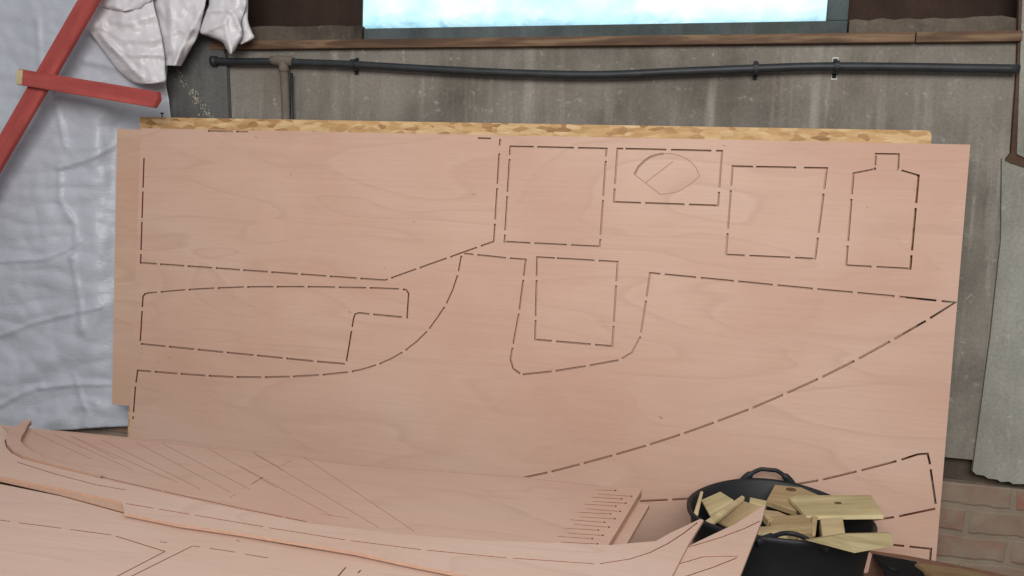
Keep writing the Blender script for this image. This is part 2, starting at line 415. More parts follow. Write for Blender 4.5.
# window: bottom rail, right stile, pane
win = bpy.data.objects.new('window_1', None); COL.objects.link(win); win.location = ((xl+xw)/2, YW, zs); struct(win)
win['label'] = 'bright frosted window with grey-green frame above the timber rail'
def wpart(name, bm, mat): 
    o = from_bm(name, bm, mat, win); return o
ox = win.location
bm = bmesh.new()
xg0, xg1 = on_y(363, 10, YW+.03).x, on_y(827, 10, YW+.03).x
bm_box(bm, (0, .045, (zt-zs)/2), (xw-xl, .06, zs-zt), 0, .003)
bm_box(bm, ((xg1+xw)/2-ox.x, .045, .25), (xw-xg1, .06, .5), 0, .004)
bm_box(bm, (xg0-.004-ox.x, .06, .25), (.008, .04, .5), 0, .001)
bm_box(bm, (0, .045, .53), (xw-xl, .06, .06), 0, .004)
wpart('window_frame', bm, FRAME)
bm = bmesh.new(); bm_box(bm, ((xg0+xg1)/2-ox.x, .034, .25), (xg1-xg0-.001, .006, .5))
wpart('window_pane', bm, GLASS)
# concrete piers
pts = [(1002, 158), (1001, 240), (990, 340), (972.5, 471), (976, 474.5), (984, 475.5), (988, 478.5), (997, 479.5), (1001, 482), (1009, 481.5), (1013, 484), (1024, 484), (1060, 487), (1150, 484), (1150, 150), (1024, 164)]
bm = bmesh.new(); bm_prism(bm, [on_y(x, y, YW-.009) for x, y in pts], Vector((0, .012, 0))); struct(from_bm('wall_right_pier', bm, PIER))
pts = [(1023.5, -30), (1019.5, 80), (1017, 154), (1029, 160), (1150, 172), (1150, -30)]
bm = bmesh.new(); bm_prism(bm, [on_y(x, y, YW-.018) for x, y in pts], Vector((0, .02, 0))); struct(from_bm('wall_right_block', bm, PIER))
pts = [(1020, -30), (1017, 70), (1011, 153), (1005, 160), (1010, 163), (1026, 168), (1029, 161), (1017.5, 155), (1020, 80), (1024, -30)]
bm = bmesh.new(); bm_prism(bm, [on_y(x, y, YW-.012) for x, y in pts], Vector((0, .014, 0))); struct(from_bm('trim_4', bm, RUST))
pts = [(150, 5), (212, 5), (226, 60), (229, 130), (225, 220), (150, 220)]
bm = bmesh.new(); bm_prism(bm, [on_y(x, y, YW-.02) for x, y in pts], Vector((0, .022, 0)))
# pale splash of plaster running down the dark pier
random.seed(3)
for i in range(95):
    t = random.random(); px = 176+t*38+random.gauss(0, 2.2); py = 70+t*52+random.gauss(0, 2.2)
    c = on_y(px, py, YW-.0205); r = random.uniform(.001, .0042)
    k = random.randint(5, 7); ph = random.random()*6
    bm_prism(bm, [c+Vector((r*random.uniform(.6, 1.5)*math.cos(ph+6.283*j/k), 0, r*random.uniform(.6, 1.8)*math.sin(ph+6.283*j/k))) for j in range(k)], Vector((0, .0006, 0)), 1)
SPLASH = flat_mat('plaster_splash', sr(160, 154, 136), .9, .2, 60)
struct(from_bm('wall_left_pier', bm, [PIER_D, SPLASH]))

# ================================================================== PIPE ON THE WALL
root = bpy.data.objects.new('water_pipe', None); COL.objects.link(root)
tag(root, 'long black sagging pipe clipped along the concrete wall below the window', 'pipe')
PY = YW-.032
main = [(213, 60.5), (232, 61.5), (255, 61.5), (275, 61.5), (300, 62.5), (352, 64.5), (420, 68.5), (512, 73), (600, 74.8), (680, 71.5), (757, 68.5), (800, 67), (836, 66.5), (900, 67), (960, 68), (1019, 69)]
bm = bmesh.new(); bm_tube(bm, smooth_path([on_y(x, y, PY) for x, y in main], 4), .0115, 12)
bm_tube(bm, [on_y(212, 61, PY), on_y(216.5, 61, PY)], .0165, 12)
from_bm('pipe_run', bm, PIPE, root, None, True)
bm = bmesh.new()
bm_tube(bm, [on_y(271, 60.5, PY), on_y(276, 60.5, PY), on_y(290, 61.2, PY), on_y(293, 61.5, PY)], [.013, .0155, .0155, .0135], 12)
bm_tube(bm, [on_y(283.5, 61, PY), on_y(284, 70, PY), on_y(284, 72, PY)], [.0155, .0165, .0155], 12)
tee = from_bm('tee_joint', bm, TEE, root, None, True); tee['label'] = 'cement coloured tee joint'
bm = bmesh.new(); bm_tube(bm, [on_y(284, 70, PY), on_y(285, 90, PY), on_y(286.5, 122, PY), on_y(287.5, 180, PY)], .0135, 12)
b_ = from_bm('branch_pipe', bm, TEE, root, None, True); b_['label'] = 'cement coloured branch pipe dropping behind the boards'
bm = bmesh.new(); bm_tube(bm, [on_y(291.5, 73, PY+.006), on_y(292, 122, PY+.006), on_y(293, 170, PY+.006)], .005, 8)
from_bm('cable', bm, PIPE, root, None, True)
WHITE = flat_mat('bare_plaster_patch', sr(198, 196, 190), .8, .1, 60)
for cx, cyp, patch in ((353, 64.5, 0), (756, 68.5, 0), (836.5, 66.5, 1)):
    c = on_y(cx, cyp, PY); bm = bmesh.new()
    ring = [c+Vector((0, -.0145*math.cos(a), .0145*math.sin(a))) for a in [math.radians(d) for d in range(-80, 81, 20)]]
    prof = [c+Vector((0, .031, -.026)), c+Vector((0, .029, -.016))]+ring+[c+Vector((0, .029, .016)), c+Vector((0, .031, .026))]
    for a, b2 in zip(prof, prof[1:]):
        d = (b2-a); n = Vector((0, -d.z, d.y)).normalized()*.0016
        bm_prism(bm, [a+Vector((-.006, 0, 0)), a+Vector((.006, 0, 0)), b2+Vector((.006, 0, 0)), b2+Vector((-.006, 0, 0))], n)
    clip = from_bm('pipe_clip', bm, PIPE, root)
    for s in (-1, 1):
        bm = bmesh.new()
        bmesh.ops.create_uvsphere(bm, u_segments=10, v_segments=6, radius=.004, matrix=Matrix.Translation(c+Vector((0, .024, s*.0215))) @ Matrix.Diagonal((1, .6, 1, 1)))
        from_bm('screw', bm, DARKMETAL, clip, None, True)
    if patch:
        for s in (-1, 1):
            bm = bmesh.new(); bm_box(bm, c+Vector((0, .0305, s*.024)), (.016, .002, .013), 0, .0008)
            from_bm('washer_plate', bm, WHITE, clip)

# ================================================================== SHEETS AGAINST THE WALL
NRM = Vector((0, -math.cos(LEAN), math.sin(LEAN)))
UPV = Vector((0, math.sin(LEAN), math.cos(LEAN)))
ex = Vector((1, 0, 0))*math.cos(SPIN)-UPV*math.sin(SPIN); ey = Vector((1, 0, 0))*math.sin(SPIN)+UPV*math.cos(SPIN)
def sheet_mw(off, t):       # local frame: origin at middle of lower edge, z out of the sheet
    o = Vector((0, 0, Z0))-NRM*(off+t/2)
    return Matrix(((ex.x, ey.x, NRM.x, o.x), (ex.y, ey.y, NRM.y, o.y), (ex.z, ey.z, NRM.z, o.z), (0, 0, 0, 1)))
P0 = Vector((0, 0, Z0)); T = .009
FRONT = [
 # big panel upper left
 ([(144, 158), (140.6, 262.8), (385, 280.3), (494, 241.5), (500.2, 139)], [(143, 189.5), (142, 220), (140.9, 252), (158.5, 263.8), (186, 266), (214, 268), (241.5, 270.6), (269.5, 272.6), (299.5, 274.7), (328, 276.5), (358.5, 278.6), (389.5, 278.7), (418, 268.3), (448.5, 257.5), (479, 246.7), (494.8, 221.5), (497, 186), (499.3, 149.5, .022)]),
 ([(478, 138.2), (491, 138.6)], []),
 ([(208, 131), (248, 131.8)], [(234.5, 131.5)]),
 # square beside it
 ([(537.4, 147), (510.4, 146.4), (504.6, 241.8), (599.9, 246.6), (606.6, 148.6), (537.4, 147)], [(537.4, 147, .022), (576, 147.7), (606, 158.7), (603.2, 198), (600.6, 237), (569, 245), (532.5, 243), (505.2, 232.5), (507.6, 194), (509.8, 157)]),
 # small rectangle with the drawn fan
 ([(625.5, 148.8), (617.5, 148.7), (613.8, 202), (718, 205.6), (722, 151), (625.5, 148.8)], [(625.5, 148.8), (668.7, 149.5), (713.7, 150.8), (719.2, 189.5), (686.7, 204.6), (643, 203), (614.9, 186.4)]),
 ([(756, 166.8), (732.6, 166.3), (726, 254.7), (815, 258.8), (826.8, 168.2), (756, 166.8)], [(756, 166.8, .016), (800, 167.6, .02), (823.8, 191.3), (818.2, 235.3), (792.6, 257.8), (747, 255.8), (727.7, 231), (730.9, 188)]),
 # bottle shape
 ([(875, 165.5), (875.8, 153.9), (898.6, 154.3), (898, 169.5), (918.6, 175.5), (910.3, 268.8), (846, 265.4), (853.4, 173.5), (874.8, 169.2), (875, 165.5)], [(875, 165.6, .010), (899.3, 171, .008), (915.8, 205.6), (911.7, 252.8), (874, 266.8), (847.7, 243.3), (851.6, 196.6)]),
 # inner square
 ([(557, 258.3), (537.2, 257.2), (535.2, 339.5), (612.4, 346.2), (617.7, 261.9), (557, 258.3)], [(557, 258.3), (596.5, 260.7), (616.4, 283.3), (613.8, 323.8), (593, 344.5), (554, 341.1), (535.6, 318), (536.6, 278)]),
 # U shape and the long diagonal
 ([(464.5, 253.6), (505.5, 258), (526, 259.6), (519.3, 311.7), (513, 345.7), (510.6, 359), (513.4, 368.5), (521.5, 374.6), (553.7, 371.2), (587.7, 365.8), (619.7, 360), (632, 352.5), (640.3, 337), (646.4, 298.6), (650, 273), (662.5, 274.2), (736, 281.3), (815, 289), (897, 296.5), (955, 302.4), (928, 319.6), (892, 340.2), (856.5, 359.8), (820, 378), (785, 393.8), (750.5, 408.7), (715.8, 421.8), (682, 434), (648, 445), (614.3, 454.8), (581.8, 463.7), (549.5, 472), (500, 482.5)],
  [(475.5, 254.6), (507.8, 258.3), (524, 277.7), (519.3, 311.7), (513, 345.7), (521.5, 374.6, .009), (553.7, 371.2), (587.7, 365.8), (620.5, 359.7), (640.7, 334.4), (646.4, 298.6), (662.5, 274.2), (698.4, 277.7), (736, 281.3), (775, 285.1), (815, 289), (855, 292.7), (897, 296.5), (939, 300.8), (928, 319.6), (892, 340.2), (856.5, 359.8), (820, 378), (785, 393.8), (750.5, 408.7), (715.8, 421.8), (682, 434), (648, 445), (614.3, 454.8), (581.8, 463.7), (549.5, 472)]),
 # long curve on the left
 ([(461.5, 255.8), (458.3, 273.3), (452.8, 290.4), (445.8, 305.3), (437, 318.5), (428.3, 330.3), (416.7, 341.8), (404.2, 351.4), (391.7, 358.7), (377.8, 364.7), (364, 369), (350, 372), (320.8, 375), (291.3, 376.6), (263.2, 377.2), (235, 377), (207, 375.7), (179, 373.7), (153, 371.6), (137.7, 370.4), (135.4, 386.7), (133, 419)],
  [(458.3, 273.3), (446, 305.3), (428.5, 330.3), (404.2, 351.5), (377.8, 364.7), (350, 372), (320.8, 375), (291.3, 376.6), (263.2, 377.2), (235, 377), (207, 375.7), (179, 373.7), (153, 371.6), (135.8, 384.5), (133.5, 414.3)]),
 # knee-shaped panel
 ([(140.3, 341), (143, 296.5), (144.6, 294.3), (147.5, 293.2), (159, 292.2), (187, 289.8), (216, 288.2), (245.5, 287.1), (275, 286.8), (306, 286.8), (340, 287.4), (368, 287.9), (402, 289.1), (406.5, 290), (408.8, 293.5), (407.2, 317.6), (402, 317.2), (371.4, 314.2), (359, 312.9), (355.3, 314.2), (353.8, 318), (346.6, 361), (344.5, 363.8), (315.3, 361.3), (140.7, 343.8)],
  [(141.7, 309), (159, 292.2), (187, 289.8), (216, 288.2), (245.5, 287.1), (275, 286.8), (306, 286.8), (337, 287.3), (368, 287.9), (401, 289.1), (404.3, 317.4, .014), (371.4, 314.2), (352.2, 329), (346, 362.6, .010), (315.3, 361.3), (284.5, 358.2), (255.3, 355.3), (225, 352.2), (196, 349.3), (167.3, 346.5)]),
 # lower right
 ([(640, 501), (686, 498.7), (740, 494), (796.5, 484), (820.6, 480), (859, 470.8), (899, 460.4), (918, 454.3), (927.6, 453.6), (929.6, 462), (935.6, 503.8)], [(670, 499.7), (720, 496), (770, 488.5), (820.6, 480), (859, 470.8), (899, 460.4), (930.4, 466.8)]),
 ([(935.2, 508.6), (896.6, 516.8), (850, 523)], [(896.6, 516.8)]),
 ([(634.5, 174.4), (638.4, 166.9), (643.7, 161.6), (649.5, 157.4), (655.9, 155), (663.6, 153.6)], []),
 ([(860, 541.5), (931, 548.8), (930, 561), (928, 600)], [(906.8, 546.3), (929.6, 572)]),
]
F = lambda x, y: (600+x/4.117, 130+y/4.117)
FAN = [[F(142, 183), F(158, 152), F(180, 130), F(204, 113), F(230, 103), F(262, 97), F(290, 97), F(322, 104), F(350, 115), F(376, 133), F(395, 155), F(410, 190)],
       [F(142, 183), F(187, 217), F(248, 265)], [F(187, 217), F(300, 130)], [F(248, 265), F(285, 261), F(320, 254), F(370, 224), F(410, 190)]]
W2 = 1.22
FAN += [[(658.5, 416), (660.5, 417), (662.5, 418)], [(659.5, 418), (663, 418.5)], [(384.5, 267), (385.5, 269)], [(255, 136.3), (257, 137)], [(866, 207), (868.5, 207.3)], [(913.5, 190), (915, 190.5)], [(471, 194), (476, 194.8)], [(290, 175), (291.5, 175.3)], [(413, 221.5), (415, 222)], [(348, 311.5), (351, 312), (349.5, 313)], [(168, 357), (171, 359)], [(722.5, 145.3), (725, 145.6)]]
o2 = [Vector(p) for p in ((-W2, 0), (W2, 0), (W2+.006, 1.22), (-W2, 1.22))]
fs = routed('plywood_sheet', PLY, sheet_mw(0, T), P0, NRM, T, None, FRONT, .0054, .0125, FAN, .0028, outline_2d=o2)
tag(fs, 'large pink-brown plywood sheet with dashed routed boat part outlines, front of those leaning on wall', 'plywood')
# routed holes and nail specks
def sheet_pt(px, py, off=0.0): return on_plane(px, py, NRM, P0-NRM*off)
# second sheet behind
T2 = .006
mw2 = sheet_mw(T+.0012, T2); inv2 = mw2.inverted()
def L2(px, py):
    v = inv2 @ on_plane(px, py, NRM, P0-NRM*(T+.0012)); return (v.x, v.y)
a = L2(117, 128.8); b = L2(112, 404); c = L2(906, 300)
o2 = [Vector(p) for p in ((b[0], b[1]), (b[0]+.14, b[1]), (b[0]+.14, .03), (c[0]-.01, .03), (c[0]+.004, a[1]-.012), (a[0], a[1]))]
bs = routed('plywood_sheet', PLY_B, mw2, P0, NRM, T2, None, outline_2d=o2)
tag(bs, 'second plywood sheet, only its plain left strip showing behind the front sheet', 'plywood')
T3 = .018
mw3 = sheet_mw(T+T2+.004, T3); inv3 = mw3.inverted(); pl3 = P0-NRM*(T+T2+.004)
def L3(px, py):
    v = inv3 @ on_plane(px, py, NRM, pl3); return Vector((v.x, v.y))
a = L3(140, 117); b = L3(932, 130.5); lo = -Z0/math.cos(LEAN)+.003
ring = [Vector((a.x, lo)), Vector((b.x, lo)), Vector((b.x, b.y-.012)), Vector((b.x-.004, b.y-.003)), Vector((b.x-.012, b.y)), a]
me, bm = slab_mesh('strand_board', ring, [], T3)
for f in bm.faces: f.material_index = 0
bm.to_mesh(me); bm.free()
tag(link('strand_board', me, OSB, None, mw3), 'tan strand board with its flaky top edge showing above the plywood sheets', 'board')
# nail on top of the strand board
c = on_plane(162, 117.3, NRM, pl3-NRM*.008); bm = bmesh.new()
bm_tube(bm, [c-UPV*.02, c+UPV*.011], .0018, 8); bm_tube(bm, [c+UPV*.011, c+UPV*.0145], .0055, 10)
tag(from_bm('nail', bm, DARKMETAL), 'dark nail sticking up from top edge of the strand board near its left end', 'nail')

# sheets stand on a timber bearer
bm = bmesh.new(); bm_box(bm, (0, 0, 0), (2.3, .066, Z0-.001), 0, .003)
o = from_bm('timber_bearer', bm, TIMBER); o.location = (.02, -.0275, (Z0-.001)/2)
tag(o, 'long timber bearer on the floor under the leaning front plywood sheet', 'timber')

# ================================================================== STACK OF CUT BOARDS IN FRONT
ZS = .47; TB = .006
def flat_board(name, mat, ztop, outline, slots=(), lines=(), extra=(), t=TB, slot_w=.003, gap_w=.012, line_w=.0022, zref=None):
    zr = zref or ztop
    c = on_z(300, 520, zr)
    mw = Matrix.Translation((c.x, c.y, ztop-t/2)) @ Matrix.Rotation(0, 4, 'Z')
    return routed(name, mat, mw, (0, 0, zr), (0, 0, 1), t, outline, slots, slot_w, gap_w, lines, line_w, extra)
# D: long pointed plank panel on top
D_out = [(2, 426), (-60, 424), (-60, 470), (0, 476), (60, 488), (122, 501.5), (124, 513), (178, 524), (240, 533), (300, 543), (355, 552), (410, 564), (460, 574), (520, 588), (560, 600), (655, 600), (672, 576), (688, 545), (703.5, 520), (700, 519),
         (684, 526.5), (670, 533), (656, 541), (607, 545.2), (560, 543), (480, 540.5), (400, 534), (310, 523.5), (240, 510), (167, 494), (119, 483), (60, 468.5), (38, 463), (22, 458.5), (12, 453.5), (6, 447), (4.5, 441), (8, 434)]
D_slots = [([(17, 462), (36, 468), (55, 474), (97, 485), (126, 490)], []),
           ([(126, 503.5), (200, 516), (272, 528.3), (346, 540), (420, 549.5), (500, 557.3), (598, 564), (630, 559), (650, 552.5), (668, 543.5), (684, 533), (697.5, 522.5)], [(156, 508.6), (192, 514.7), (266, 527.3), (348, 540.3), (424, 550), (510, 557.9), (597, 564)])]
dB = flat_board('plywood_board', PLY_C, ZS, D_out, D_slots, slot_w=.0026)
tag(dB, 'long narrow plywood panel topping the stack, tapering to a point before the black tub', 'plywood')
# E: second pointed panel
E_out = [(600, 640), (610, 590), (640, 572), (660, 560), (700, 540.5), (735, 524), (765.5, 505), (764.5, 509), (762, 520), (740, 576), (728, 610), (715, 640)]
E_slots = [([(672, 551), (697, 544.6), (722, 537), (745, 528.3), (760, 521)], []), ([(671, 565.5), (686, 562), (703, 556.8), (738, 556.2)], []), ([(672, 581), (690, 575), (714, 567), (737, 557.8)], [])]
eB = flat_board('plywood_board', PLY_C, ZS-TB, E_out, E_slots, slot_w=.0026)
tag(eB, 'pointed plywood offcut with routed fin outline overhanging the front of black tub', 'plywood')
# A: back board with comb of fine slots
G = lambda x, y: (500+x/5.12, 466+y/5.12)
comb = [((490, 122), (590, 125)), ((500, 143), (672, 155)), ((470, 160), (622, 168)), ((475, 181), (643, 190)), ((430, 195), (592, 205)), ((445, 219), (615, 232)), ((392, 236), (565, 245)), ((410, 261), (587, 270)), ((360, 275), (535, 288)), ((378, 299), (557, 313)), ((325, 318), (503, 328)), ((345, 344), (525, 355)), ((292, 360), (472, 372)), ((312, 390), (498, 398))]
extra = []; clines = []
for a, b in comb:
    x, y = G(*b); x0, y0 = G(*a)
    k = 7; extra.append([(x+1.35*math.cos(6.283*j/k), y+.85*math.sin(6.283*j/k)) for j in range(k)])
    extra.append([(x0, y0-.22), (x-2.2, y-.30), (x-2.2, y+.30), (x0, y0+.22)])
H = lambda x, y: (x/3.6, 416+y/3.6)
hatch = [[H(120, 60), H(330, 155)], [H(190, 65), H(480, 195)], [H(260, 75), H(420, 155)], [H(255, 72), H(640, 240)], [H(365, 85), H(720, 262)], [H(490, 95), H(830, 275)], [H(590, 102), H(900, 265)], [H(745, 115), H(1000, 260)], [H(910, 130), H(1020, 195)],
         [H(825, 295), H(850, 280)], [H(905, 245), H(945, 220)]]
K = lambda x, y: (240+x/3.6, 416+y/3.6)
hatch += [[(70, 432.6), (130, 438.6), (210, 448), (300, 457), (335, 463), (420, 470), (520, 477.4), (600, 486)]]
hatch += [[K(55, 137), K(500, 402)], [K(230, 148), K(628, 416)], [K(0, 180), K(330, 360)], [K(40, 247), K(85, 220)], [K(150, 180), K(185, 160)], [K(280, 352), K(395, 368)]]
A_out = [(28, 428), (80, 432.5), (130, 437.5), (210, 447), (300, 456), (335, 462), (420, 469), (520, 476.5), (642, 489.5), (607, 547.5), (600, 556), (480, 545), (300, 529), (160, 499), (110, 486), (60, 473), (20, 462), (-10, 452), (-30, 440), (0, 424.5)]
A_slots = [([(60, 466.6), (119, 481.2), (167, 492.2), (240, 508.2), (306, 521.6)], [(163, 491.3, .004), (284, 517.3, .006)])]
aB = flat_board('plywood_board', PLY_D, ZS-TB, A_out, A_slots, hatch, extra, slot_w=.0032)
tag(aB, 'plywood panel with pencilled diagonal lines and a comb of fine slots at its right end', 'plywood')
# hook-ended strip lying on A
S_out = [(31, 423), (26.5, 422), (14, 429), (8.5, 434.5), (5.3, 441), (6.8, 446.5), (12.6, 453), (22.5, 458), (38, 462.4), (60, 468), (100, 478), (100, 477.4), (60, 465.5), (40, 458), (30, 453), (23, 447.5), (20, 443.5), (21, 439.5), (24.5, 434), (27, 428)]
S_out = [(x+.4, y-.5) for x, y in S_out]
sB = flat_board('plywood_strip', PLY_D, ZS+.006, S_out, t=.0115, zref=ZS)
tag(sB, 'thin hook-shaped plywood strip lying at the far left end of the stack', 'plywood strip')
# A2, A3 under A
def shift(out, dx, dy): return [(x+dx, y+dy) for x, y in out]
A2_out = [(30, 431), (300, 457.5), (641.8, 490), (604, 552), (300, 532), (60, 480), (-20, 455), (-20, 436)]
a2 = flat_board('plywood_board', PLY_B, ZS-2*TB, A2_out, t=.010, zref=ZS-TB)
tag(a2, 'plywood panel set back beneath the comb-slotted one, seen as a dark layer', 'plywood')
A3_out = [(60, 447), (300, 466), (649.5, 504.5), (626, 545), (610, 560), (300, 545), (60, 495)]
a3 = flat_board('plywood_board', PLY_D, ZS-.0225, A3_out, t=.0095)
tag(a3, 'lower plywood panel whose pale right end juts out beneath the comb-slotted panel', 'plywood')
# B: dark edged board between D and C at the left
B_out = [(-60, 470), (0, 479), (60, 492.5), (121, 509), (150, 517), (178, 522.5), (290, 537.5), (290, 530.8), (160, 501.5), (110, 489), (60, 476), (20, 465.5), (-60, 441)]
bB = flat_board('plywood_board', PLY_B, ZS-TB, B_out)
tag(bB, 'darker plywood panel whose orange edge shows below the notched corner at left', 'plywood')
# C: broad board nearest the camera
C_out = [(-60, 476), (0, 484), (60, 496), (122, 513), (210, 530), (305, 548), (605, 562), (620, 640), (-60, 640), (-60, 540)]
C_slots = [([(0, 520), (16, 522.5), (65, 528.7), (113, 535.2), (165, 551.5), (110, 580)], [(14, 522.3, .02), (66, 528.7, .02), (114, 535.4, .01)]), ([(192.5, 546), (124, 580)], []), ([(193, 546), (225, 550.5), (268, 558)], [(205, 547.5, .02), (240, 553, .02)]), ([(160, 541.8), (167, 542.6)], []), ([(335, 580), (346, 567)], []), ([(358, 573), (361, 570)], []), ([(176, 526.4), (180, 527)], []), ([(236, 540.5), (240, 541.3)], [])]
cB = flat_board('plywood_board', PLY_C, ZS-2*TB, C_out, C_slots, slot_w=.0026)
tag(cB, 'broad plywood panel with a routed arrow-cornered outline at the bottom left foreground', 'plywood')
F_out = [(60, 520), (300, 560), (560, 572), (580, 640), (-60, 640), (-60, 520)]
fB = flat_board('plywood_board', PLY_B, ZS-3*TB, F_out, t=.014)
tag(fB, 'lowest plywood panel of the stack beneath the broad foreground panel', 'plywood')
# low bench carrying the stack
zb_ = ZS-.032
root = bpy.data.objects.new('low_workbench', None); COL.objects.link(root)
tag(root, 'low timber workbench carrying the stack of cut plywood panels', 'bench')
bx0, bx1, by0, by1 = -1.0, .36, -1.12, -.56
bm = bmesh.new(); bm_box(bm, (0, 0, 0), (bx1-bx0, by1-by0, .04), 0, .004)
o = from_bm('bench_top', bm, BENCH, root); o.location = ((bx0+bx1)/2, (by0+by1)/2, zb_-.02)
for x in (bx0+.06, bx1-.06):
    for y in (by0+.05, by1-.05):
        bm = bmesh.new(); bm_box(bm, (0, 0, 0), (.06, .06, zb_-.04), 0, .004)
        o = from_bm('leg', bm, BENCH, root); o.location = (x, y, (zb_-.04)/2)

# ================================================================== BLACK TUB
TC = CAM + ray(779, 513)*((-.235-CAM.y)/ray(779, 513).y); TC = Vector((TC.x, TC.y, 0)); ZR = (CAM + ray(779, 513)*((-.235-CAM.y)/ray(779, 513).y)).z
RR = .213; HA = math.radians(93)     # direction of the rear handle
def rim_z(a): return ZR + .016*abs(math.cos(a-HA))**3
tub = bpy.data.objects.new('flexible_tub', None); COL.objects.link(tub); tub.location = TC
tag(tub, 'black rubber flexible tub with two loop handles, heaped with timber offcuts', 'tub')
bm = bmesh.new(); SEG = 64
prof = [(0, .0, 0), (.13, 0, 0), (.150, .006, 0), (.158, .02, 0), (.175, .45, 1), (.192, .72, 1), (.205, .955, 1), (.213, .975, 1), (.214, 1.0, 1), (.209, 1.005, 1), (.203, .99, 1), (.188, .72, 1), (.171, .45, 1), (.154, .03, 0), (.14, .014, 0), (0, .012, 0)]
rings = []
for r, h, k in prof:
    if r == 0: rings.append([bm.verts.new((0, 0, h))]); continue
    ring = []
    for j in range(SEG):
        a = 2*math.pi*j/SEG; z = h*rim_z(a) if k else h
        wob = 1+.02*math.cos(2*(a-.3))*(h if k else 0)
        ring.append(bm.verts.new((r*wob*math.cos(a), r*wob*math.sin(a), z)))
    rings.append(ring)
for a, b in zip(rings, rings[1:]):
    for j in range(SEG):
        j2 = (j+1) % SEG
        if len(a) == 1: bm.faces.new((a[0], b[j2], b[j]))
        elif len(b) == 1: bm.faces.new((a[j], a[j2], b[0]))
        else: bm.faces.new((a[j], a[j2], b[j2], b[j]))
from_bm('tub_body', bm, RUBBER, tub, None, True)
for ha in (HA, HA+math.pi):
    pts = []
    rear = ha == HA
    for k in range(15):
        t = k/14; a = ha+(t-.5)*(.62 if rear else .7); s = math.sin(math.pi*t)
        rr = (RR+.004)-(.012 if rear else .0)*s; zz = rim_z(a)-.012+(.038 if rear else .010)*min(1, s*1.12)**.8
        if not rear: rr = RR+.004-.055*s
        pts.append(Vector((rr*math.cos(a), rr*math.sin(a), zz)))
    bm = bmesh.new(); bm_tube(bm, smooth_path(pts, 2), [.0058 if 5 < i < 24 else .010 for i in range(29)], 10, .7)
    from_bm('handle', bm, RUBBER, tub, None, True)

# ================================================================== TIMBER OFFCUTS IN THE TUB
def offcut(pxs, z_or_y, t, mat, label, name='timber_offcut', edge=None, group='timber offcuts in the black tub', chamfer=.0015, hole=None):
    """a piece whose top face has the given corners (pixel, depth y) and thickness t going away from the camera"""
    P = [on_y(x, y, d) for (x, y, d) in pxs]
    c = sum(P, Vector())/len(P)
    n = (P[1]-P[0]).cross(P[2]-P[1]).normalized()
    if n.dot(CAM-c) < 0: n = -n
    # flatten corners on the mean plane
    P = [p-n*(p-c).dot(n) for p in P]
    x = (P[1]-P[0]).normalized(); yv = n.cross(x)
    mw = Matrix(((x.x, yv.x, n.x, c.x), (x.y, yv.y, n.y, c.y), (x.z, yv.z, n.z, c.z), (0, 0, 0, 1)))
    inv = mw.inverted(); loc = [inv @ p for p in P]
    bm = bmesh.new(); bm_prism(bm, [Vector((p.x, p.y, 0)) for p in loc], Vector((0, 0, -t)), 0, 1 if edge else None)
    bmesh.ops.recalc_face_normals(bm, faces=bm.faces)
    bmesh.ops.bevel(bm, geom=list(bm.edges), offset=chamfer, segments=1, affect='EDGES')
    o = from_bm(name, bm, [mat, edge] if edge else mat, None, mw)
    tag(o, label, 'offcut', group)
    if hole:
        h = inv @ on_plane(*hole[:2], n, c); b2 = bmesh.new(); k = 14
        bm_prism(b2, [Vector((h.x+hole[2]*1.5*math.cos(6.283*j/k), h.y+hole[2]*math.sin(6.283*j/k), .0004)) for j in range(k)], Vector((0, 0, -.001)))
        q = from_bm('knot', b2, KNOT, o); q['label'] = 'dark brown knot'
    return o
KNOT = flat_mat('knot', sr(96, 70, 46), .8, .3, 200)
ty = TC.y
offcut([(700.5, 491, ty-.02), (703.5, 491.5, ty-.02), (697.5, 517.5, ty-.05), (692.5, 517, ty-.05)], 0, .022, PINE, 'slim upright pale stick against the left wall of the tub', edge=PINE_END)
offcut([(701, 500, ty+.05), (720.5, 491.5, ty+.07), (734, 500, ty+.03), (712, 519, ty-.03)], 0, .009, PINE_G, 'flat pale chip of timber behind the diagonal stick at tub left')
offcut([(703, 522, ty-.07), (709, 526, ty-.08), (745, 497, ty+.03), (742, 494.5, ty+.035)], 0, .012, PINE, 'thin stick lying diagonally across the left half of the tub', edge=PINE_END)
offcut([(712, 520, ty+.0), (738, 500, ty+.06), (764, 508, ty+.05), (742, 530, ty-.03)], 0, .009, PINE_D, 'brown weathered flat offcut right of the diagonal stick')
offcut([(750, 497, ty+.09), (767, 500.5, ty+.08), (765, 508, ty+.06), (749, 504, ty+.07)], 0, .02, PINE_G, 'small pale block at the back of the tub under the rear handle')
offcut([(775, 481.5, ty+.165), (801, 484, ty+.16), (823, 493.5, ty+.12), (796, 514, ty+.05), (766, 507, ty+.09)], 0, .016, PINE_D, 'wedge-shaped board leaning on back rim with a dark knot', hole=(791, 489.5, .009))
offcut([(760, 508, ty+.04), (778, 510, ty+.04), (792, 516, ty+.01), (768, 524, ty-.03)], 0, .02, PINE, 'pale offcut lying in the middle of the tub beside the wedge-shaped board')
offcut([(884, 514.5, ty+.0), (806, 515.5, ty-.01), (788.5, 496.5, ty+.085), (797, 495, ty+.095), (871, 496, ty+.10)], 0, .012, PINE_G, 'wide greenish plank lying across the right rim of the tub', edge=PINE_END, hole=(838, 503, .006))
A, B, C_, D_, E_ = [on_y(*q) for q in ((807, 540.5, ty-.26), (844, 534, ty-.18), (892, 533, ty-.16), (893.5, 546, ty-.20), (854.5, 553, ty-.25))]
bm = bmesh.new(); dn = Vector((0, .035, -.012)); up_ = [bm.verts.new(p) for p in (A, B, C_, D_, E_)]; lo_ = [bm.verts.new(p+dn) for p in (A, B, C_, D_, E_)]
